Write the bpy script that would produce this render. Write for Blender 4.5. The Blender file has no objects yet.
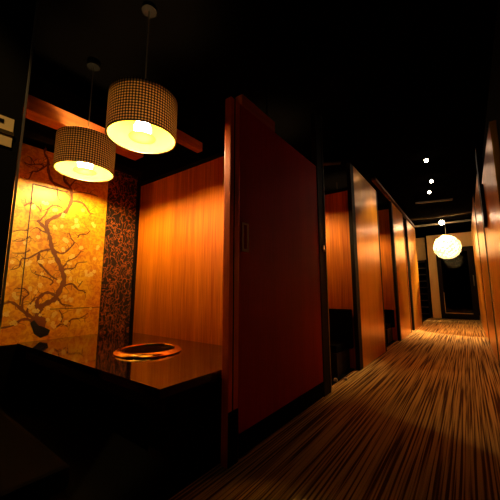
import bpy, bmesh, math, random
from math import pi, sin, cos, radians
from mathutils import Vector, Matrix
random.seed(7)
SC = bpy.context.scene
COL = SC.collection

# ------------------------------------------------------------------ helpers
def new_mat(name):
    m = bpy.data.materials.new(name); m.use_nodes = True
    nt = m.node_tree; b = nt.nodes['Principled BSDF']
    return m, nt, b
def setp(b, **k):
    names = dict(color='Base Color', rough='Roughness', metal='Metallic', coat='Coat Weight', coat_rough='Coat Roughness',
                 emis='Emission Color', emis_s='Emission Strength', ior='IOR', spec='Specular IOR Level', aniso='Anisotropic', trans='Transmission Weight', alpha='Alpha')
    for a, v in k.items():
        if a in ('color', 'emis'): v = (*v, 1)
        b.inputs[names[a]].default_value = v
def plain(name, color, **k):
    m, nt, b = new_mat(name); setp(b, color=color, **k); return m
def noise_col(name, c1, c2, scale, vec_scale=(1, 1, 1), lo=.35, hi=.65, detail=4, bump=0.0, **k):
    m, nt, b = new_mat(name); setp(b, **k)
    tc = nt.nodes.new('ShaderNodeTexCoord'); mp = nt.nodes.new('ShaderNodeMapping'); mp.inputs['Scale'].default_value = vec_scale
    n = nt.nodes.new('ShaderNodeTexNoise'); n.inputs['Scale'].default_value = scale; n.inputs['Detail'].default_value = detail
    r = nt.nodes.new('ShaderNodeValToRGB'); e = r.color_ramp.elements
    e[0].position = lo; e[0].color = (*c1, 1); e[1].position = hi; e[1].color = (*c2, 1)
    L = nt.links.new
    L(tc.outputs['Object'], mp.inputs['Vector']); L(mp.outputs['Vector'], n.inputs['Vector']); L(n.outputs['Fac'], r.inputs['Fac']); L(r.outputs['Color'], b.inputs['Base Color'])
    if bump:
        bp = nt.nodes.new('ShaderNodeBump'); bp.inputs['Strength'].default_value = bump; bp.inputs['Distance'].default_value = .004
        L(n.outputs['Fac'], bp.inputs['Height']); L(bp.outputs['Normal'], b.inputs['Normal'])
    return m

class MB:
    def __init__(s): s.bm = bmesh.new()
    def box(s, x0, x1, y0, y1, z0, z1, bevel=0):
        vs = [s.bm.verts.new((x, y, z)) for x in (x0, x1) for y in (y0, y1) for z in (z0, z1)]
        fs = [s.bm.faces.new([vs[i] for i in f]) for f in ((0,1,3,2),(4,6,7,5),(0,4,5,1),(2,3,7,6),(0,2,6,4),(1,5,7,3))]
        if bevel:
            es = list({e for f in fs for e in f.edges})
            bmesh.ops.bevel(s.bm, geom=es, offset=bevel, segments=2, affect='EDGES', profile=.7)
        return s
    def tube(s, pts, r, seg=10, cap=True):
        pts = [Vector(p) for p in pts]; rings = []
        n = len(pts)
        rr = r if isinstance(r, (list, tuple)) else [r] * n
        t0 = (pts[1] - pts[0]).normalized(); up = Vector((0, 0, 1)) if abs(t0.z) < .9 else Vector((1, 0, 0))
        a = t0.cross(up).normalized()
        for i, p in enumerate(pts):
            t = (pts[min(i+1, n-1)] - pts[max(i-1, 0)]).normalized()
            a = (a - t * a.dot(t)).normalized(); b = t.cross(a)
            rings.append([s.bm.verts.new(p + (a*cos(2*pi*k/seg) + b*sin(2*pi*k/seg)) * rr[i]) for k in range(seg)])
        for i in range(n-1):
            for k in range(seg):
                s.bm.faces.new((rings[i][k], rings[i][(k+1) % seg], rings[i+1][(k+1) % seg], rings[i+1][k]))
        if cap: s.bm.faces.new(rings[0][::-1]); s.bm.faces.new(rings[-1])
        return s
    def lathe(s, prof, seg=48, closed=False, c=(0, 0, 0)):
        rings = []
        for (r, z) in prof:
            if r < 1e-6: rings.append([s.bm.verts.new((c[0], c[1], c[2]+z))])
            else: rings.append([s.bm.verts.new((c[0]+r*cos(2*pi*k/seg), c[1]+r*sin(2*pi*k/seg), c[2]+z)) for k in range(seg)])
        m = len(rings)
        for i in range(m if closed else m-1):
            A, B = rings[i], rings[(i+1) % m]
            for k in range(seg):
                k2 = (k+1) % seg
                if len(A) == 1 and len(B) == 1: continue
                if len(A) == 1: s.bm.faces.new((A[0], B[k], B[k2]))
                elif len(B) == 1: s.bm.faces.new((A[k], A[k2], B[0]))
                else: s.bm.faces.new((A[k], A[k2], B[k2], B[k]))
        return s
    def prism(s, poly, x0, x1):           # polygon given as (y, z), extruded along x
        a = [s.bm.verts.new((x0, y, z)) for y, z in poly]; b = [s.bm.verts.new((x1, y, z)) for y, z in poly]
        s.bm.faces.new(a); s.bm.faces.new(b[::-1]); n = len(poly)
        for i in range(n): s.bm.faces.new((a[i], b[i], b[(i+1) % n], a[(i+1) % n]))
        return s
    def build(s, name, mat, parent=None, smooth=False, loc=None):
        bmesh.ops.recalc_face_normals(s.bm, faces=s.bm.faces)
        me = bpy.data.meshes.new(name); s.bm.to_mesh(me); s.bm.free()
        me.materials.append(mat)
        if smooth:
            for p in me.polygons: p.use_smooth = True
        o = bpy.data.objects.new(name, me); COL.objects.link(o)
        if parent: o.parent = parent
        if loc: o.location = loc
        if smooth:
            try:
                me.set_sharp_from_angle(angle=radians(40))
            except Exception: pass
        return o
def box_obj(name, mat, b, parent=None, bevel=.003): return MB().box(*b, bevel=bevel).build(name, mat, parent)
def tag(o, label=None, cat=None, group=None, kind=None):
    for k, v in (('label', label), ('category', cat), ('group', group), ('kind', kind)):
        if v: o[k] = v
    return o
def thing(name, label, cat, loc=(0, 0, 0), group=None, rotz=0):
    o = bpy.data.objects.new(name, None); COL.objects.link(o); o.location = loc; o.rotation_euler = (0, 0, rotz)
    o.empty_display_size = .1
    return tag(o, label, cat, group)
def struct(name, b, mat, parent=None):
    o = MB().box(*b).build(name, mat, parent)
    if not parent: tag(o, kind='structure')
    return o
def copy_tree(o, parent=None, loc=None, label=None):
    c = o.copy(); COL.objects.link(c)
    if parent: c.parent = parent
    if loc: c.location = loc
    if label: c['label'] = label
    for ch in [x for x in bpy.data.objects if x.parent == o]: copy_tree(ch, c)
    return c
def light(kind, name, parent, loc, energy, color, size=.03, rot=(0, 0, 0), spot=None, blend=.5):
    d = bpy.data.lights.new(name, kind); d.energy = energy; d.color = color
    if kind in ('POINT', 'SPOT'): d.shadow_soft_size = size
    if kind == 'SPOT': d.spot_size = radians(spot); d.spot_blend = blend
    o = bpy.data.objects.new(name, d); COL.objects.link(o); o.location = loc; o.rotation_euler = rot
    if parent: o.parent = parent
    return o
BRANCHES = [[(0.946,0.488,0.0211),(0.959,0.584,0.0206),(0.919,0.635,0.0197),(0.928,0.692,0.0192),(0.94,0.716,0.0186),(0.989,0.747,0.0182),(1.031,0.776,0.0177),(1.067,0.861,0.0173),(1.089,0.937,0.0167),(1.073,0.998,0.016),(1.041,1.076,0.0151),(1.0,1.151,0.0143),(0.969,1.218,0.0135),(0.951,1.286,0.0127),(0.925,1.352,0.0119),(0.882,1.397,0.0111),(0.845,1.431,0.0102)],[(0.925,1.352,0.0139),(0.916,1.43,0.0132),(0.98,1.49,0.0127),(1.025,1.525,0.0121),(1.062,1.57,0.0115),(1.091,1.682,0.0109),(1.069,1.791,0.0101),(1.015,1.841,0.0092),(1.025,1.921,0.0084)],[(1.08,1.765,0.0122),(0.948,1.783,0.0109),(0.904,1.834,0.0099),(0.883,1.909,0.009),(0.877,1.981,0.0081),(0.845,2.034,0.0072),(0.853,2.083,0.0063)],[(0.916,0.668,0.0122),(0.901,0.758,0.0112),(0.946,0.819,0.0104),(0.99,0.823,0.0095),(1.037,0.797,0.0086)],[(0.664,0.734,0.0053),(0.699,0.748,0.0066),(0.729,0.755,0.008),(0.774,0.723,0.0094),(0.838,0.657,0.0108),(0.885,0.622,0.0123),(0.939,0.561,0.0138)],[(0.681,0.562,0.0052),(0.746,0.571,0.0067),(0.812,0.615,0.0083),(0.873,0.603,0.0099),(0.912,0.556,0.0114),(0.944,0.504,0.013)],[(0.805,0.698,0.0063),(0.804,0.776,0.0055),(0.838,0.816,0.0048),(0.804,0.859,0.004),(0.762,0.856,0.0031)],[(0.835,0.657,0.0079),(0.849,0.719,0.0067),(0.879,0.775,0.0054),(0.905,0.791,0.0041)],[(0.984,0.891,0.0059),(1.003,0.917,0.0053),(0.976,0.944,0.0046),(0.919,0.965,0.0038),(0.868,0.98,0.0031),(0.873,1.005,0.0025)],[(1.07,0.875,0.0087),(1.108,0.893,0.0078),(1.162,0.903,0.0068),(1.211,0.852,0.0058),(1.256,0.84,0.0048),(1.284,0.821,0.0037)],[(1.21,0.876,0.0045),(1.244,0.932,0.0028)],[(1.046,0.788,0.0077),(1.087,0.727,0.0061),(1.13,0.717,0.0044),(1.177,0.706,0.0027)],[(1.159,0.567,0.0061),(1.177,0.588,0.0053),(1.215,0.593,0.0044),(1.26,0.598,0.0036),(1.316,0.636,0.0028)],[(0.972,1.21,0.0078),(1.013,1.179,0.0072),(1.059,1.172,0.0065),(1.099,1.207,0.0059),(1.144,1.277,0.0052),(1.12,1.311,0.0044),(1.095,1.363,0.0037)],[(1.064,1.042,0.0071),(1.093,1.079,0.006),(1.107,1.108,0.0049),(1.174,1.15,0.0039),(1.21,1.21,0.0028)],[(1.074,1.016,0.0071),(1.093,1.035,0.006),(1.162,1.048,0.005),(1.189,1.096,0.0039),(1.271,1.112,0.0028)],[(1.171,1.327,0.0056),(1.189,1.364,0.0047),(1.242,1.373,0.0038),(1.276,1.411,0.0029)],[(0.946,1.338,0.0078),(0.886,1.346,0.0063),(0.855,1.367,0.0048),(0.833,1.363,0.0034)],[(0.873,1.413,0.0069),(0.858,1.419,0.0054),(0.9,1.498,0.0041),(0.913,1.546,0.0026)],[(0.785,1.334,0.0041),(0.722,1.324,0.0032),(0.656,1.283,0.0024)],[(0.806,1.29,0.0041),(0.791,1.275,0.0036),(0.753,1.241,0.003),(0.692,1.233,0.0024)],[(0.973,1.201,0.0087),(0.929,1.187,0.0076),(0.884,1.165,0.0065),(0.814,1.108,0.0053),(0.766,1.096,0.0043),(0.755,1.03,0.0033),(0.7,1.003,0.0023)],[(0.701,1.138,0.0024),(0.778,1.146,0.0032),(0.816,1.178,0.0041)],[(0.881,1.156,0.0084),(0.883,1.084,0.0075),(0.931,1.025,0.0068),(0.985,0.968,0.006),(1.041,0.935,0.0052)],[(0.894,1.951,0.0072),(0.855,1.909,0.0064),(0.806,1.85,0.0056),(0.774,1.839,0.0048),(0.755,1.769,0.0041),(0.722,1.769,0.0034)],[(0.853,1.908,0.0053),(0.827,1.923,0.0044),(0.744,1.892,0.0034),(0.71,1.901,0.0025)],[(0.787,1.902,0.0035),(0.754,1.953,0.0028),(0.726,1.959,0.0021)],[(1.087,1.74,0.0066),(1.158,1.768,0.0055),(1.249,1.773,0.0043),(1.326,1.77,0.003)],[(1.093,1.663,0.0084),(1.174,1.67,0.0073),(1.222,1.637,0.0061),(1.259,1.586,0.0048),(1.301,1.585,0.0035)],[(0.966,1.751,0.0045),(0.985,1.656,0.0036),(1.015,1.643,0.0027)],[(0.907,1.535,0.0035),(0.927,1.567,0.0038),(0.971,1.592,0.0042),(1.028,1.578,0.0046)],[(1.057,1.739,0.0056),(1.007,1.735,0.0041),(0.927,1.749,0.0027)],[(1.069,1.8,0.0056),(1.114,1.873,0.0043),(1.167,1.88,0.0029)],[(0.743,1.532,0.005),(0.788,1.568,0.0042),(0.84,1.546,0.0034),(0.865,1.508,0.0026)],[(1.094,0.572,0.006),(1.098,0.623,0.0043),(1.07,0.676,0.0026)],[(1.052,0.526,0.0067),(1.104,0.555,0.0047),(1.154,0.524,0.0026)]]
BLOSSOMS = [(0.911, 0.89), (0.887, 0.84), (0.744, 0.801), (1.119, 0.761), (1.167, 0.769), (0.875, 0.735), (0.985, 0.697), (1.035, 0.644), (0.932, 0.643), (0.994, 0.597), (0.908, 0.677), (0.763, 0.6), (1.084, 0.599), (1.134, 0.569), (0.888, 1.584), (0.975, 1.551), (0.862, 1.29), (0.98, 1.389), (1.033, 1.416), (1.115, 1.009), (1.27, 1.008), (0.707, 1.067), (1.243, 0.668), (1.027, 0.553), (0.917, 0.982), (1.137, 0.947), (0.843, 0.864), (0.811, 1.548), (1.146, 1.475), (0.967, 1.087), (0.777, 1.228), (1.05, 0.737), (0.718, 0.679)]
ROCK = [(0.868, 0.583), (0.894, 0.605), (0.925, 0.562), (0.969, 0.542), (1.016, 0.513), (1.004, 0.473), (0.948, 0.456), (0.903, 0.493)]

# ------------------------------------------------------------------ materials
BLACK = plain('matt_black', (.004, .0035, .003), rough=.95, spec=.02)
CEIL = plain('black_painted_ceiling', (.0012, .0009, .0008), rough=1, spec=.0)
BLACKWOOD = noise_col('black_stained_wood', (.004, .002, .0015), (.010, .004, .002), 6, (20, 20, 1), rough=.6, spec=.15)
POSTWOOD = noise_col('red_brown_post_wood', (.75, .10, .012), (.90, .14, .018), 5, (30, 30, 1.2), rough=.35)
BRASS = plain('brass', (.86, .55, .22), metal=1, rough=.25)
STEEL = plain('brushed_steel', (.62, .55, .48), metal=1, rough=.3)
PLATE = plain('cream_strike_plate', (.72, .50, .22), metal=.5, rough=.4)
DARKMETAL = plain('dark_metal', (.03, .025, .022), metal=1, rough=.4)
LACQUER = noise_col('black_lacquer_table', (.006, .001, .0006), (.014, .002, .001), 3, (1, 1, 1), rough=.08, spec=.5, coat=.6, coat_rough=.05)
LEATHER = plain('black_leather', (.0018, .001, .001), rough=.9, spec=.03)

def wood_panel(name, dark, light_, rough=.35, coat=.3, fine=260.0, metal=0.0, broad=6.0, spec=.5, bump=.25):
    """vertical fine grain: noise stretched along z, plus broad vertical strips"""
    m, nt, b = new_mat(name); setp(b, rough=rough, coat=coat, coat_rough=.18, metal=metal, spec=spec)
    N = nt.nodes.new; L = nt.links.new
    tc = N('ShaderNodeTexCoord'); mp = N('ShaderNodeMapping'); mp.inputs['Scale'].default_value = (1, 1, .012)
    n1 = N('ShaderNodeTexNoise'); n1.inputs['Scale'].default_value = fine; n1.inputs['Detail'].default_value = 2
    mp2 = N('ShaderNodeMapping'); mp2.inputs['Scale'].default_value = (1, 1, .05)
    n2 = N('ShaderNodeTexNoise'); n2.inputs['Scale'].default_value = broad; n2.inputs['Detail'].default_value = 3
    ad = N('ShaderNodeMath'); ad.operation = 'MULTIPLY_ADD'; ad.inputs[1].default_value = .55
    m2 = N('ShaderNodeMath'); m2.operation = 'MULTIPLY'; m2.inputs[1].default_value = .45
    r = N('ShaderNodeValToRGB'); e = r.color_ramp.elements
    e[0].position = .36; e[0].color = (*dark, 1); e[1].position = .6; e[1].color = (*light_, 1)
    L(tc.outputs['Object'], mp.inputs['Vector']); L(tc.outputs['Object'], mp2.inputs['Vector'])
    L(mp.outputs['Vector'], n1.inputs['Vector']); L(mp2.outputs['Vector'], n2.inputs['Vector'])
    L(n2.outputs['Fac'], m2.inputs[0]); L(n1.outputs['Fac'], ad.inputs[0]); L(m2.outputs[0], ad.inputs[2])
    L(ad.outputs[0], r.inputs['Fac']); L(r.outputs['Color'], b.inputs['Base Color'])
    bp = N('ShaderNodeBump'); bp.inputs['Strength'].default_value = bump; bp.inputs['Distance'].default_value = .002
    L(n1.outputs['Fac'], bp.inputs['Height']); L(bp.outputs['Normal'], b.inputs['Normal'])
    return m
PARTWOOD = wood_panel('amber_slatted_wood', (.44, .072, .0005), (.85, .225, .001), rough=.6, coat=.0, fine=150, spec=.25)
DOORWOOD = wood_panel('red_lacquered_wood', (.35, .008, .0005), (.50, .013, .0005), rough=.55, coat=.0, spec=.15)
COPPER = wood_panel('brushed_copper_veneer', (.68, .22, .010), (.90, .40, .028), rough=.28, coat=0, fine=220, metal=.65, bump=.6)
GOLDWOOD = wood_panel('golden_veneer', (.85, .45, .12), (.95, .60, .20), rough=.45, coat=.1)

# gold leaf mural ground with mottled leaf squares and faint streaks
MURAL, nt, b = new_mat('gold_leaf_mural'); setp(b, rough=.45)
N = nt.nodes.new; L = nt.links.new
tc = N('ShaderNodeTexCoord'); n1 = N('ShaderNodeTexNoise'); n1.inputs['Scale'].default_value = 5; n1.inputs['Detail'].default_value = 6
L(tc.outputs['Object'], n1.inputs['Vector'])
r = N('ShaderNodeValToRGB'); e = r.color_ramp.elements; e[0].position = .35; e[0].color = (.82, .31, .004, 1); e[1].position = .62; e[1].color = (.95, .57, .010, 1)
L(n1.outputs['Fac'], r.inputs['Fac'])
n3 = N('ShaderNodeTexNoise'); n3.inputs['Scale'].default_value = 34; n3.inputs['Detail'].default_value = 5; n3.inputs['Distortion'].default_value = .8; L(tc.outputs['Object'], n3.inputs['Vector'])
r3 = N('ShaderNodeValToRGB'); e = r3.color_ramp.elements; e[0].position = .40; e[0].color = (.80, .58, .45, 1); e[1].position = .56; e[1].color = (1, 1, 1, 1)
mr = N('ShaderNodeMixRGB'); mr.blend_type = 'MULTIPLY'; mr.inputs[0].default_value = 1; L(n3.outputs['Fac'], r3.inputs['Fac']); L(r.outputs[0], mr.inputs[1]); L(r3.outputs[0], mr.inputs[2])
L(mr.outputs[0], b.inputs['Base Color'])

# wallpaper with tangled gold reed strokes
REED, nt, b = new_mat('reed_wallpaper'); setp(b, rough=.5)
N = nt.nodes.new; L = nt.links.new
tc = N('ShaderNodeTexCoord'); nz = N('ShaderNodeTexNoise'); nz.inputs['Scale'].default_value = 9; nz.inputs['Detail'].default_value = 3
mx = N('ShaderNodeMixRGB'); mx.blend_type = 'ADD'; mx.inputs[0].default_value = .22
L(tc.outputs['Object'], nz.inputs['Vector']); L(tc.outputs['Object'], mx.inputs[1]); L(nz.outputs['Color'], mx.inputs[2])
mp = N('ShaderNodeMapping'); mp.inputs['Scale'].default_value = (1, 1, .34); L(mx.outputs[0], mp.inputs['Vector'])
vo = N('ShaderNodeTexVoronoi'); vo.feature = 'DISTANCE_TO_EDGE'; vo.inputs['Scale'].default_value = 24; L(mp.outputs[0], vo.inputs['Vector'])
r = N('ShaderNodeValToRGB'); e = r.color_ramp.elements; e[0].position = .0; e[0].color = (.50, .15, .012, 1); e[1].position = .10; e[1].color = (.008, .002, .001, 1)
e2 = r.color_ramp.elements.new(.035); e2.color = (.20, .05, .004, 1)
L(vo.outputs['Distance'], r.inputs['Fac']); L(r.outputs['Color'], b.inputs['Base Color'])

# striped carpet: stripes run along the corridor, broken up by noise
CARPET, nt, b = new_mat('striped_carpet'); setp(b, rough=.95, spec=.1)
N = nt.nodes.new; L = nt.links.new
tc = N('ShaderNodeTexCoord'); mp = N('ShaderNodeMapping'); mp.inputs['Scale'].default_value = (1, .009, 1)
n1 = N('ShaderNodeTexNoise'); n1.inputs['Scale'].default_value = 95; n1.inputs['Detail'].default_value = 3
L(tc.outputs['Object'], mp.inputs['Vector']); L(mp.outputs[0], n1.inputs['Vector'])
r = N('ShaderNodeValToRGB'); e = r.color_ramp.elements; e[0].position = .42; e[0].color = (.13, .05, .016, 1); e[1].position = .56; e[1].color = (.85, .50, .17, 1)
L(n1.outputs['Fac'], r.inputs['Fac'])
n2 = N('ShaderNodeTexNoise'); n2.inputs['Scale'].default_value = 160; L(tc.outputs['Object'], n2.inputs['Vector'])
mm = N('ShaderNodeMixRGB'); mm.blend_type = 'MULTIPLY'; mm.inputs[0].default_value = .5; L(r.outputs[0], mm.inputs[1]); L(n2.outputs['Color'], mm.inputs[2])
L(mm.outputs[0], b.inputs['Base Color'])
bp = N('ShaderNodeBump'); bp.inputs['Strength'].default_value = .4; bp.inputs['Distance'].default_value = .004; L(n1.outputs['Fac'], bp.inputs['Height']); L(bp.outputs[0], b.inputs['Normal'])

BRANCH = plain('mural_branch_paint', (.20, .055, .005), rough=.6)
BLOSSOM = plain('mural_blossom_paint', (.98, .68, .16), rough=.5)
ROCKM = plain('mural_rock_paint', (.006, .005, .006), rough=.6)
SEAM = plain('dark_seam', (.03, .006, .002), rough=.6)

# perforated lamp shade: dark woven metal with tiny openings over a cream liner
SHADE, nt, b = new_mat('woven_metal_shade'); setp(b, color=(.05, .04, .035), rough=.6, metal=.2)
N = nt.nodes.new; L = nt.links.new
uv = N('ShaderNodeTexCoord'); sx = N('ShaderNodeSeparateXYZ'); L(uv.outputs['Object'], sx.inputs[0])
at = N('ShaderNodeMath'); at.operation = 'ARCTAN2'; L(sx.outputs['Y'], at.inputs[0]); L(sx.outputs['X'], at.inputs[1])
def wave(a, k, z, kz):
    m1 = N('ShaderNodeMath'); m1.operation = 'MULTIPLY'; m1.inputs[1].default_value = k; L(a, m1.inputs[0])
    m2 = N('ShaderNodeMath'); m2.operation = 'MULTIPLY_ADD'; m2.inputs[1].default_value = kz; L(z, m2.inputs[0]); L(m1.outputs[0], m2.inputs[2])
    s_ = N('ShaderNodeMath'); s_.operation = 'SINE'; L(m2.outputs[0], s_.inputs[0]); return s_.outputs[0]
w1 = wave(at.outputs[0], 38, sx.outputs['Z'], 177); w2 = wave(at.outputs[0], -38, sx.outputs['Z'], 177)
pr = N('ShaderNodeMath'); pr.operation = 'MULTIPLY'; L(w1, pr.inputs[0]); L(w2, pr.inputs[1])
gt = N('ShaderNodeMath'); gt.operation = 'GREATER_THAN'; gt.inputs[1].default_value = .12; L(pr.outputs[0], gt.inputs[0])
tr = N('ShaderNodeBsdfTranslucent'); tr.inputs[0].default_value = (1, .8, .55, 1); mixs = N('ShaderNodeMixShader'); L(gt.outputs[0], mixs.inputs[0]); L(b.outputs[0], mixs.inputs[1]); L(tr.outputs[0], mixs.inputs[2])
L(mixs.outputs[0], nt.nodes['Material Output'].inputs[0])
LINER, nt, b = new_mat('cream_shade_liner'); setp(b, color=(.28, .17, .008), rough=.8)
N = nt.nodes.new; L = nt.links.new
tl = N('ShaderNodeBsdfTranslucent'); tl.inputs[0].default_value = (.9, .75, .60, 1); ms = N('ShaderNodeMixShader'); ms.inputs[0].default_value = .11
L(b.outputs[0], ms.inputs[1]); L(tl.outputs[0], ms.inputs[2]); L(ms.outputs[0], nt.nodes['Material Output'].inputs[0])
FROST, nt, b = new_mat('frosted_disc'); setp(b, color=(.6, .5, .3), rough=.6)
N = nt.nodes.new; L = nt.links.new
tl = N('ShaderNodeBsdfTranslucent'); tl.inputs[0].default_value = (.40, .34, .2, 1); ms = N('ShaderNodeMixShader'); ms.inputs[0].default_value = .7
L(b.outputs[0], ms.inputs[1]); L(tl.outputs[0], ms.inputs[2]); L(ms.outputs[0], nt.nodes['Material Output'].inputs[0])
def glow(name, color, s):
    return plain(name, (.8, .8, .8), emis=color, emis_s=s)
BULB = glow('warm_bulb', (1, .74, .32), 780)
SPOTLENS = glow('halogen_lens', (1, .80, .55), 60)
PEARL = glow('glowing_globe_core', (1, .76, .38), 6)
PETAL, nt, b = new_mat('shell_petals'); setp(b, color=(.95, .88, .7), rough=.4)
N = nt.nodes.new; L = nt.links.new
tl = N('ShaderNodeBsdfTranslucent'); tl.inputs[0].default_value = (1, .85, .6, 1); ms = N('ShaderNodeMixShader'); ms.inputs[0].default_value = .5
L(b.outputs[0], ms.inputs[1]); L(tl.outputs[0], ms.inputs[2]); L(ms.outputs[0], nt.nodes['Material Output'].inputs[0])
GLASS, nt, b = new_mat('dark_door_glass'); 
N = nt.nodes.new; L = nt.links.new
gl = N('ShaderNodeBsdfGlossy'); gl.inputs['Roughness'].default_value = .04; gl.inputs[0].default_value = (.35, .32, .3, 1)
tr = N('ShaderNodeBsdfTransparent'); tr.inputs[0].default_value = (.45, .4, .35, 1); fr = N('ShaderNodeFresnel'); fr.inputs[0].default_value = 1.35
ms = N('ShaderNodeMixShader'); L(fr.outputs[0], ms.inputs[0]); L(tr.outputs[0], ms.inputs[1]); L(gl.outputs[0], ms.inputs[2]); L(ms.outputs[0], nt.nodes['Material Output'].inputs[0])

# ------------------------------------------------------------------ setting
struct('floor', (-1.05, .45, -2.0, 13, -.05, 0), CARPET)
struct('floor_booths', (-3.2, -1.05, -2.0, 13, -.05, 0), BLACK)
struct('dark_cover_left', (-2.867, -2.855, -1.2, 1.42, 0.0, .43), BLACK)  # added black board, makes the wall below table height go dark
struct('ceiling', (-3.2, .5, -2.0, 13, 2.8, 2.85), CEIL)
struct('wall_left', (-3.1, -3.0, -2.0, 13, 0, 2.8), BLACK)
struct('wall_right', (.33, .43, -2.0, 13, 0, 2.8), BLACK)
struct('wall_end', (-3.0, .33, 13.0, 13.1, 0, 2.8), BLACK)
struct('wall_behind', (-3.0, .33, -2.1, -2.0, 0, 2.8), BLACK)

# ------------------------------------------------------------------ the near booth
MX = -2.868
mural = thing('mural_panel', 'gold leaf mural panel painted with a gnarled blossoming tree, behind the table', 'mural', (MX, .9, 0))
MB().box(-.03, 0, -1.3, .52, 0, 2.06).build('panel_board', MURAL, mural)
def ribbon(pts, x):
    mb = MB()
    # smooth the centre line, taper the width
    P = []
    for i in range(len(pts)-1):
        a = pts[max(i-1, 0)]; b_ = pts[i]; c = pts[i+1]; d = pts[min(i+2, len(pts)-1)]
        for k in range(4):
            t = k/4
            q = []
            for j in range(3):
                q.append(.5*((2*b_[j]) + (-a[j]+c[j])*t + (2*a[j]-5*b_[j]+4*c[j]-d[j])*t*t + (-a[j]+3*b_[j]-3*c[j]+d[j])*t**3))
            P.append(q)
    P.append(list(pts[-1]))
    return P
bm_ = MB()
for bi, pts in enumerate(BRANCHES):
    P = ribbon(pts, 0); prev = None; xo = .0012 + .00004*bi
    for i, (y, z, w) in enumerate(P):
        a = P[max(i-1, 0)]; c = P[min(i+1, len(P)-1)]
        d = Vector((c[0]-a[0], c[1]-a[1])); d = d.normalized() if d.length > 0 else Vector((1, 0)); n = Vector((-d.y, d.x))
        w = max(w, .0024) * (1 + .25*sin(i*1.7+bi)) * 1.15
        y -= .9
        l = bm_.bm.verts.new((xo, y+n.x*w, z+n.y*w)); r_ = bm_.bm.verts.new((xo, y-n.x*w, z-n.y*w))
        if prev: bm_.bm.faces.new((prev[0], prev[1], r_, l))
        prev = (l, r_)
    for k in range(2, len(P)-1, 3):      # curly twigs
        y, z, w = P[k]; ang = random.uniform(0, 2*pi); q = Vector((y-.9, z)); wd = .0030; turn = random.uniform(-.5, .5)
        prev = None
        for sgm in range(random.randint(3, 7)):
            n = Vector((-sin(ang), cos(ang)))
            if q.x > .515: break
            v = (bm_.bm.verts.new((xo+.0002, q.x+n.x*wd, q.y+n.y*wd)), bm_.bm.verts.new((xo+.0002, q.x-n.x*wd, q.y-n.y*wd)))
            if prev: bm_.bm.faces.new((prev[0], prev[1], v[1], v[0]))
            prev = v; wd *= .8; q = q + Vector((cos(ang), sin(ang)))*random.uniform(.010, .022); ang += turn + random.uniform(-.5, .5)
bm_.build('painted_branches', BRANCH, mural)
bl = MB()
for i, (y, z) in enumerate(BLOSSOMS + [(random.uniform(.66, 1.38), random.uniform(.56, 1.6)) for _ in range(22)]):
    for j in range(random.choice((1, 2, 2, 3))):
        cy = y-.9 + random.uniform(-.022, .022)*(j > 0); cz = z + random.uniform(-.022, .022)*(j > 0); R_ = random.uniform(.011, .019); a0 = random.random()*6
        for p in range(5):
            a = a0 + p*2*pi/5; px, pz = cy+cos(a)*R_*.62, cz+sin(a)*R_*.62
            vs = [bl.bm.verts.new((.0034+.0001*(p+j), px+cos(t*pi/4)*R_*.5, pz+sin(t*pi/4)*R_*.5)) for t in range(8)]
            bl.bm.faces.new(vs)
bl.build('painted_blossoms', BLOSSOM, mural)
rk = MB(); vs = [rk.bm.verts.new((.0030, y-.9, z)) for y, z in ROCK]; rk.bm.faces.new(vs); rk.build('painted_rock', ROCKM, mural)
sm = MB()
sm.box(.0005, .006, -.1155, -.1095, .73, 1.735); sm.box(.0005, .006, -.112, .107, 1.731, 1.737); sm.box(.0005, .0035, .08, .52, .684, .689)
sm.build('seam_strip', SEAM, mural)

wp = MB().box(MX-.03, MX+.004, 1.425, 1.74, 0, 2.1).build('wallpaper_panel', REED)
tag(wp, 'narrow dark wallpaper strip tangled with gold reeds, right of the tree mural', 'wallpaper')
cp = box_obj('corner_post', BLACKWOOD, (MX-.02, MX+.03, 1.742, 1.77, .0, 2.1)); tag(cp, 'thin black corner post between reed wallpaper and amber partition', 'post')
cap = box_obj('wall_beam', BLACKWOOD, (MX-.03, MX+.05, -.6, 1.76, 2.105, 2.16)); tag(cap, 'black wooden beam capping the tree mural', 'beam')

# slatted partitions
def partition(y, x0, x1, z1, label):
    t = thing('partition_screen', label, 'partition', (x0, y, 0), 'amber wooden partitions between booths')
    MB().box(0, x1-x0, 0, .04, 0, z1-.03).build('screen_panel', PARTWOOD, t)
    box_obj('top_rail', BLACKWOOD, (0, x1-x0, -.006, .046, z1-.03, z1+.01), t)
    return t
partition(1.772, -2.86, -1.08, 2.03, 'wide amber wooden partition lit by the two pendant lamps, beside the round grill')

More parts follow.
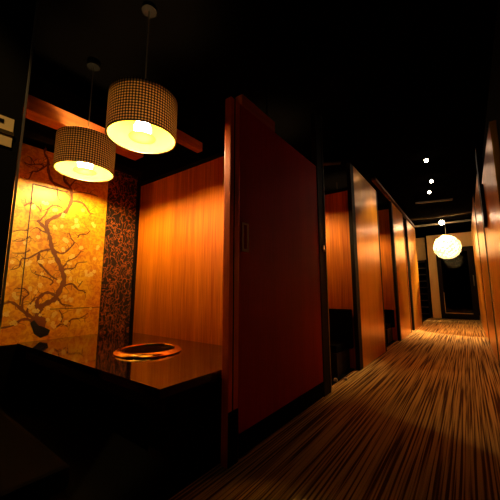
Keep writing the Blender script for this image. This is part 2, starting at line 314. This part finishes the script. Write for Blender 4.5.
def make_table(loc, label):
    t = thing('grill_table', label, 'table', loc)
    L_, W_ = 1.80, .87
    x0, x1, y0, y1 = -1.795, 0, -.42, .45
    # table top with a round cut-out for the grill
    mb = MB(); cx, cy, R_ = -.695, 0, .17; seg = 48
    def ringv(z): return [mb.bm.verts.new((cx+R_*cos(2*pi*k/seg), cy+R_*sin(2*pi*k/seg), z)) for k in range(seg)]
    def edge(z):
        o = []
        for k in range(seg):
            a = 2*pi*k/seg; dx, dy = cos(a), sin(a)
            tt = min([(x1-cx)/dx if dx > 1e-9 else 1e9, (x0-cx)/dx if dx < -1e-9 else 1e9, (y1-cy)/dy if dy > 1e-9 else 1e9, (y0-cy)/dy if dy < -1e-9 else 1e9])
            o.append((cx+dx*tt, cy+dy*tt))
        for (X, Y) in ((x0, y0), (x0, y1), (x1, y0), (x1, y1)):   # snap the nearest sample to each corner
            k = min(range(seg), key=lambda i: (o[i][0]-X)**2+(o[i][1]-Y)**2); o[k] = (X, Y)
        return [mb.bm.verts.new((X, Y, z)) for X, Y in o]
    it, ib, ot, ob = ringv(0), ringv(-.04), edge(0), edge(-.04)
    for A, B in ((it, ot), (ot, ob), (ob, ib), (ib, it)):
        for k in range(seg): mb.bm.faces.new((A[k], A[(k+1) % seg], B[(k+1) % seg], B[k]))
    mb.build('tabletop', LACQUER, t)
    for sx_ in (x0+.12, x1-.34):
        box_obj('pedestal', BLACKWOOD, (sx_, sx_+.22, -.22, .22, -.44, -.045), t)
    k = MB().lathe([(.0, .0), (.018, 0), (.02, .004), (.02, .02), (.016, .026), (0, .028)], 20).build('gas_knob', STEEL, t, True, (x1-.115, -.03, -.10)); k.rotation_euler = (0, pi/2, 0)
    box_obj('apron', BLACKWOOD, (x0+.05, x1-.05, y0+.05, y0+.07, -.12, -.045), t)
    return t
table = make_table((-1.05, 1.21, .44), 'long black lacquered table with a round grill set in it, in the near booth')
for o in [x for x in bpy.data.objects if x.parent == table and x.name.startswith('gas_knob')]: o.location = (-.115, .0, -.075)
g = thing('tabletop_grill', 'round copper rimmed grill sunk in the black lacquered table', 'grill', (-1.745, 1.21, .44)); g.scale = (.83, .83, .7)
MB().lathe([(.197, .002), (.255, .002), (.258, .010), (.246, .026), (.222, .036), (.205, .034), (.197, .022)], 64, closed=True).build('rim', plain('copper_rim', (.95, .58, .20), metal=1, rough=.25), g, True)
MB().lathe([(.195, .026), (.195, -.08), (.12, -.10), (0, -.10), (0, -.094), (.117, -.094), (.188, -.076), (.188, .026)], 64, closed=False).build('fire_bowl', DARKMETAL, g, True)
gr = MB()
for k in range(-9, 10):
    x = k*.019; h = math.sqrt(.184**2-x*x); gr.tube([(x, -h, .018), (x, h, .018)], .002, 6)
gr.lathe([(.182, .014), (.187, .014), (.187, .022), (.182, .022)], 48, closed=True)
gr.build('grate', DARKMETAL, g)

bench = thing('bench_seat', 'low black bench seat in front of the lacquered table', 'bench', (-1.9, .28, 0))
box_obj('bench_base', BLACKWOOD, (-.9, .80, -.2, .2, 0, .2), bench)
box_obj('seat_cushion', LEATHER, (-.9, .80, -.21, .21, .202, .27), bench, bevel=.02)

# ------------------------------------------------------------------ pendant lamps
def make_pendant(loc, label, watts=38):
    t = thing('pendant_lamp', label, 'lamp', loc)
    R_, H_ = .215, .27
    MB().lathe([(R_, 0), (R_, H_), (R_-.002, H_), (R_-.002, 0)], 96, closed=True).build('shade', SHADE, t, True)
    MB().lathe([(R_-.006, .002), (R_-.006, H_), (R_-.0075, H_), (R_-.0075, .002)], 96, closed=True).build('shade_liner', LINER, t, True)
    top = MB().lathe([(.10, H_-.022), (R_-.009, H_-.022), (R_-.009, H_-.02), (.10, H_-.02)], 64, closed=True).build('shade_top', LINER, t)
    MB().lathe([(R_-.009, -.004), (R_+.002, -.004), (R_+.002, .001), (R_-.009, .001)], 96, closed=True).build('rim_band', DARKMETAL, t)
    MB().lathe([(0, .015), (.03, .022), (.05, .042), (.055, .065), (.045, .095), (.02, .12), (0, .123)], 32).build('bulb', BULB, t, True)
    MB().lathe([(0, .125), (.02, .125), (.02, .25), (.006, .27), (0, .27)], 20).build('bulb_holder', BLACK, t, True)
    MB().lathe([(0, .002), (.085, .002), (.085, .005), (0, .005)], 40).build('light_shaping_disc', FROST, t)  # added disc below the bulb, holds light off the lower walls
    MB().tube([(0, 0, .27), (0, 0, 2.8-loc[2]-.03)], .004, 8).build('cord', STEEL, t)
    MB().lathe([(0, 0), (.05, 0), (.05, .028), (0, .028)], 24).build('ceiling_cap', DARKMETAL, t, False, (0, 0, 2.8-loc[2]-.03))
    return t
lamp2 = make_pendant((-1.62, 1.0, 1.825), 'drum pendant lamp nearest the camera and doorway, cut by the picture top')
lamp2['group'] = 'drum pendant lamps over the tables'
copy_tree(lamp2, None, (-2.42, 1.0, 1.80), 'drum pendant lamp hanging farther in, over the mural end of the table')

# ceiling timbers over the near booth
def beam(name, b, m, label, cat='beam'):
    o = tag(box_obj(name, m, b), label, cat)
    if name != 'top_rail':
        x0, x1, y0, y1, z0, z1 = b
        for yy in (y0+.08, y1-.08): MB().tube([((x0+x1)/2, yy, z1-.01), ((x0+x1)/2, yy, 2.8)], .006, 8).build('hanger_rod', DARKMETAL, o)
    return o
RAFT = noise_col('brown_rafter_wood', (.45, .10, .02), (.60, .17, .035), 4, (6, 1, 6), rough=.6)
beam('ceiling_beam', (-2.70, -2.55, .2, 1.6, 2.2, 2.32), RAFT, 'orange lit wooden ceiling beam above the tree mural')
beam('ceiling_joist', (-1.35, -1.28, 1.62, 2.1, 2.24, 2.36), RAFT, 'short orange timber under the ceiling above the dark red door')
beam('ceiling_joist', (-2.35, -2.27, 1.5, 2.15, 2.40, 2.50), RAFT, 'brown ceiling joist seen over the amber partition')

# ------------------------------------------------------------------ corridor left side
WX = -.99
jb = thing('door_jamb', 'black door jamb at the left picture edge with a cream strike plate', 'door jamb', (WX, .17, 0))
box_obj('jamb_post', BLACK, (-.06, 0, -.16, .06, 0, 2.5), jb)
box_obj('edge_strip', STEEL, (-.004, .003, .061, .066, 0, 2.5), jb, bevel=.0005)
sp = MB()
sp.box(.001, .004, -.02, .042, 1.235, 1.318, bevel=.0); sp.build('strike_plate', PLATE, jb)
MB().box(.0035, .0055, .010, .020, 1.298, 1.308).box(.0035, .0055, .004, .012, 1.244, 1.252).build('screw_hole', BLACK, jb)
MB().box(.0035, .007, -.022, .044, 1.268, 1.279).build('latch_bar', BRASS, jb)
def leftpost(y0, y1, mat, label, x0=-.045, x1=.0, z1=2.46, edge=False):
    t = thing('door_post', label, 'post', (WX, y0, 0), None)
    box_obj('post_body', mat, (x0, x1, 0, y1-y0, 0, z1), t)
    return t
p = leftpost(1.15, 1.23, POSTWOOD, 'red brown upright post at the right side of the near booth doorway', z1=1.94)
box_obj('dark_foot_strip', BLACK, (-.0, .003, 0, .075, 0, .25), p, bevel=0)  # added black strip, paints the darkness at the post foot
box_obj('groove', BLACK, (-.001, .0014, .030, .038, .25, 1.94), p, bevel=0)
dr = thing('sliding_door', 'wide dark red sliding door with a recessed metal pull, next to the near booth', 'door', (WX, 1.237, 0))
MB().box(-.035, -.004, 0, 1.085, .01, 1.94).build('door_leaf', DOORWOOD, dr)
box_obj('dark_foot_strip', BLACK, (-.0045, -.001, 0, 1.085, .01, .12), dr, bevel=0)  # darkness along the door bottom, painted as an added black strip
h = MB(); h.box(-.003, .003, .022, .032, 1.06, 1.225); h.box(-.003, .003, .068, .078, 1.06, 1.225); h.box(-.003, .003, .03, .07, 1.215, 1.225); h.box(-.003, .003, .03, .07, 1.06, 1.075); h.build('recessed_pull', plain('pull_copper', (.9, .55, .40), metal=.0, rough=.5), dr)
p = leftpost(2.33, 2.47, BLACKWOOD, 'black post with a thin bright edge and latch, right of the dark red door')
box_obj('bright_edge', STEEL, (.0015, .006, .132, .139, 0, 2.5), p, bevel=.001)
lt = MB(); lt.box(.001, .012, .06, .085, 1.20, 1.235); lt.tube([(.0, .09, 1.19), (.022, .09, 1.19)], .007, 10); lt.build('latch', STEEL, p)

partition(3.34, -2.86, -1.04, 2.05, 'amber partition glimpsed through the doorway between dark red door and copper panel')
partition(5.62, -2.86, -1.04, 2.35, 'narrow glimpsed orange partition between the first and second copper wall panels')
partition(7.26, -2.86, -1.04, 2.35, 'farthest glimpsed orange partition between the second and third copper wall panels')
def backbench(y, w, z, label):
    t = thing('booth_bench', label, 'bench', (-1.95, y, 0))
    box_obj('bench_base', BLACKWOOD, (-.85, .85, -.40, -.02, 0, .22), t); box_obj('seat_cushion', LEATHER, (-.85, .85, -.41, -.10, .223, .30), t, bevel=.02); box_obj('backrest', LEATHER, (-.85, .90, -.095, -.01, .223, z), t, bevel=.02)
backbench(3.325, 0, .64, 'black bench with a backrest beyond the doorway beside the dark red door')
backbench(5.60, 0, .52, 'black bench low behind the doorway between the first two copper panels')

def leftpanel(y0, y1, label, z1=2.46):
    t = thing('wall_panel', label, 'wall panel', (WX, y0, 0), 'copper toned wall panels along the corridor')
    MB().box(-.04, 0, .0, y1-y0, .004, z1).build('panel_face', COPPER, t)
    box_obj('edge_trim', BLACKWOOD, (-.045, .004, y1-y0+.002, y1-y0+.05, .004, z1), t)
    return t
box = leftpost(3.30, 3.415, BLACKWOOD, 'black post on the left edge of the nearest copper panel', z1=2.34)
leftpanel(3.42, 4.50, 'nearest and widest copper wall panel on the left of the corridor', 2.34)
leftpanel(5.72, 6.78, 'second copper wall panel on the left of the corridor')
leftpanel(7.34, 8.60, 'third and farthest copper wall panel on the left of the corridor')
for y0, y1, s in ((5.62, 5.715, 'black post on the left edge of the second copper panel'), (7.25, 7.335, 'black post on the left edge of the farthest copper panel')):
    leftpost(y0, y1, BLACKWOOD, s)
beam('top_rail', (WX-.05, WX+.012, 4.5, 8.66, 2.505, 2.545), plain('rail_dark_bronze', (.10, .05, .03), metal=.6, rough=.35), 'long thin bronze rail running over the copper panels', 'rail')
for y, s in ((2.80, 'small metal floor stop nearest the black post'), (2.88, 'small metal floor stop just behind the other one')):
    d = MB().lathe([(.018, 0), (.018, .010), (.013, .022), (0, .027)], 20).build('door_stop', plain('polished_nickel', (.9, .8, .7), metal=.6, rough=.3), None, True, (-1.075+.09*(y-2.8)/.08*.8, y, 0)); tag(d, s, 'door stop')

# ------------------------------------------------------------------ corridor right side
RX = .21
def rightpanel(y0, y1, z1, label, m=GOLDWOOD, dx=0, handle=None):
    t = thing('corridor_door', label, 'door', (RX+dx, y0, 0), 'tall sliding doors on the right of the corridor')
    MB().box(0, .035, 0, y1-y0, .005, z1).build('door_leaf', m, t)
    box_obj('edge_trim', plain('pale_edge', (.75, .42, .16), rough=.3), (-.004, .036, y1-y0+.001, y1-y0+.018, .005, z1), t)
    if handle:
        a, b_, z0, z2 = handle
        poly = [(a, z2), (b_, z2)] + [((a+b_)/2+(b_-a)/2*cos(k*pi/8), z0-(b_-a)/2*.9*sin(k*pi/8)) for k in range(9)]
        MB().prism(poly, -.03, -.003).build('pull_handle', DARKMETAL, t)
    return t
rightpanel(6.35, 9.6, 2.5, 'farthest pale gold sliding door on the right of the corridor', COPPER)
rightpanel(4.45, 6.1, 2.32, 'middle gold sliding door on the right of the corridor', COPPER, dx=.006)
rightpanel(2.42, 4.1, 1.97, 'nearest gold sliding door at the right picture edge with a dark pull handle', COPPER, dx=.0, handle=(1.13, 1.33, 1.55, 1.88))
for y0, y1, s in ((6.13, 6.32, 'black upright between the farthest and middle right hand doors'), (4.14, 4.42, 'black upright between the middle and nearest right hand doors')):
    o = box_obj('door_post', BLACKWOOD, (RX+.0, RX+.05, y0, y1, 0, 2.5)); tag(o, s, 'post')

# ------------------------------------------------------------------ corridor end
EY = 10.9
pl = MB().box(-.95, -.73, EY, EY+.12, 0, 2.62).build('pillar', GOLDWOOD); tag(pl, 'golden wood pillar left of the glass end door', 'pillar')
hd = MB().box(-.725, .30, EY+.01, EY+.12, 2.2, 2.62).build('header_panel', GOLDWOOD); tag(hd, 'golden wood header panel above the glass end door', 'header')
struct('wall_end_left', (-2.2, -1.025, EY+.3, EY+.38, 0, 2.62), GOLDWOOD)
d = thing('glass_door', 'black framed glass door at the end of the corridor', 'door', (-.255, EY+.03, 0))
f = MB(); f.box(-.465, -.36, 0, .06, 0, 2.19); f.box(.33, .46, 0, .06, 0, 2.19); f.box(-.36, .33, 0, .06, 2.06, 2.19); f.box(-.36, .33, 0, .06, 0, .16); f.build('door_frame', BLACKWOOD, d)
MB().box(-.358, .328, .025, .035, .162, 2.058).build('glass_pane', GLASS, d)
MB().tube([(.42, -.0, 1.0), (.42, -.045, 1.0), (.42, -.05, 1.02), (.42, -.05, 1.28), (.42, -.045, 1.3), (.42, 0, 1.3)], .010, 10).build('door_handle', STEEL, d, True)
br = MB(); br.box(-.357, -.345, .010, .022, .163, .8); br.box(-.357, .327, .010, .022, .163, .18); br.build('reflection_strip', STEEL, d)  # steel strips imitate the bright reflection low in the pane
rk = thing('slat_rack', 'black shelf rack left of the golden pillar', 'rack', (-1.28, EY+.1, 0))
for x in (-.27, .24): box_obj('rack_upright', BLACKWOOD, (x, x+.025, -.12, .12, 0, 1.85), rk)
box_obj('rack_back', BLACK, (-.27, .265, .122, .13, 0, 1.85), rk)
for k in range(9): box_obj('shelf', plain('rack_board', (.03, .02, .015), rough=.4), (-.244, .239, -.12, .12, .10+k*.21, .125+k*.21), rk)

# ------------------------------------------------------------------ corridor ceiling lights and services
def make_spot(loc, label, watts, aim, cone, br=.024):
    t = thing('ceiling_spotlight', label, 'spotlight', loc, 'small halogen ceiling spotlights')
    MB().lathe([(.020, 0), (.028, 0), (.030, .05), (.012, .058), (0, .058)], 24).build('housing', DARKMETAL, t, True)
    MB().lathe([(br*sin(a*pi/10), -br*.6-br*cos(a*pi/10)) if 0 < a < 10 else (0, -br*.6-br*cos(a*pi/10)) for a in range(11)], 20).build('bulb', SPOTLENS, t, True)
    MB().tube([(0, 0, .058), (0, 0, 2.8-loc[2])], .006, 8).build('stem', DARKMETAL, t)
    dv = Vector(aim) - Vector(loc); q = dv.to_track_quat('-Z', 'Y').to_euler()
    light('SPOT', 'halogen_light', t, (0, 0, -.03-br*1.6), watts, (1, .66, .25), .02, q, cone, .8)
    return t
for (x, y, z, s, w, aim, cone, br) in (
        (-.33, 4.75, 2.74, 'ceiling spotlight nearest the camera, highest of the small corridor stars', 200, (-.99, 4.05, 1.6), 44, .024),
        (-.35, 5.74, 2.74, 'second ceiling spotlight from the camera, middle of the small stars', 240, (-.95, 6.7, 1.3), 60, .026),
        (-.44, 6.38, 2.74, 'third ceiling spotlight, lowest of the three small stars', 260, (.3, 7.6, 1.2), 60, .026),
        (-.41, 9.1, 2.68, 'largest star shaped spotlight above the glowing globe', 1300, (-.45, 8.3, 0), 84, .06)):
    make_spot((x, y, z), s, w, aim, cone, br)
make_spot((-.25, -.5, 2.74), 'unseen ceiling spotlight added behind the viewpoint to light the black door jamb', 130, (-.99, .19, 1.28), 16)  # added lamp out of view, brightens the strike plate
def pipe(pts, r, label, m=DARKMETAL):
    o = MB().tube(pts, r, 12).build('ceiling_pipe', plain('grey_conduit', (.12, .10, .08), rough=.5), None, True); tag(o, label, 'pipe')
pipe([(-1.6, 9.6, 2.72), (.3, 9.6, 2.72)], .03, 'dark pipe crossing the ceiling behind the biggest spotlight', STEEL)
pipe([(-1.6, 8.4, 2.70), (-.6, 8.6, 2.70), (.3, 8.5, 2.70)], .02, 'bent conduit crossing the ceiling in front of the biggest spotlight', STEEL)
pipe([(-.75, 7.0, 2.72), (-.1, 7.15, 2.72)], .022, 'short pipe under the ceiling just beyond the small spotlights', STEEL)
pipe([(-1.9, 3.2, 2.50), (-1.2, 3.6, 2.50)], .02, 'slim pipe above the glimpsed partition next to the dark red door', STEEL)

ch = thing('globe_chandelier', 'round glowing white petal globe lamp hanging at the corridor end', 'chandelier', (-.34, 9.0, 1.96)); ch.scale = (1.06, 1.06, 1.06)
MB().lathe([(0.235*sin(a*pi/16), -.235*cos(a*pi/16)) if 0 < a < 16 else (0, -.235*cos(a*pi/16)) for a in range(17)], 32).build('glowing_core', PEARL, ch, True)
pt = MB(); K = 150
for i in range(K):
    zz = 1-2*(i+.5)/K; ph = i*2.399963; rr = math.sqrt(1-zz*zz); n = Vector((rr*cos(ph), rr*sin(ph), zz))
    a = n.orthogonal().normalized(); b_ = n.cross(a); tilt = (a*random.uniform(-.4, .4)+b_*random.uniform(-.4, .4)); n2 = (n+tilt).normalized(); a = n2.orthogonal().normalized(); b_ = n2.cross(a)
    c = n*.275; rad = random.uniform(.036, .05)
    v0 = pt.bm.verts.new(c + n*.012); vs = [pt.bm.verts.new(c + (a*cos(t*pi/5)+b_*sin(t*pi/5))*rad) for t in range(10)]
    for t in range(10): pt.bm.faces.new((v0, vs[t], vs[(t+1) % 10]))
pt.build('petal_shell', PETAL, ch)
MB().tube([(0, 0, .27), (0, 0, .70)], .006, 8).build('cord', STEEL, ch)

# lamps of the farther booths (their light shows through the doorways)
def booth_lamp(x, y, z, label):
    copy_tree(lamp2, None, (x, y, z), label)
booth_lamp(-1.75, 2.75, 1.85, 'drum pendant lamp in the second booth, behind the dark red door')
booth_lamp(-1.75, 5.0, 1.95, 'drum pendant lamp in the third booth, behind the nearest copper panel')
booth_lamp(-1.75, 6.6, 1.95, 'drum pendant lamp in the fourth booth, behind the second copper panel')

# ------------------------------------------------------------------ world, camera
w = bpy.data.worlds.new('world'); SC.world = w; w.use_nodes = True
w.node_tree.nodes['Background'].inputs[0].default_value = (.02, .004, .001, 1); w.node_tree.nodes['Background'].inputs[1].default_value = 0.0
cam = bpy.data.cameras.new('camera'); co = bpy.data.objects.new('camera', cam); COL.objects.link(co)
cam.sensor_width = 36; cam.lens = 290/500*36; cam.clip_start = .02
co.location = (0, 0, .84); co.rotation_euler = (radians(90+8.047), 0, radians(36.66))
SC.camera = co
SC.view_settings.view_transform = 'Standard'; SC.view_settings.look = 'None'; SC.view_settings.gamma = 1; SC.view_settings.exposure = 0.0
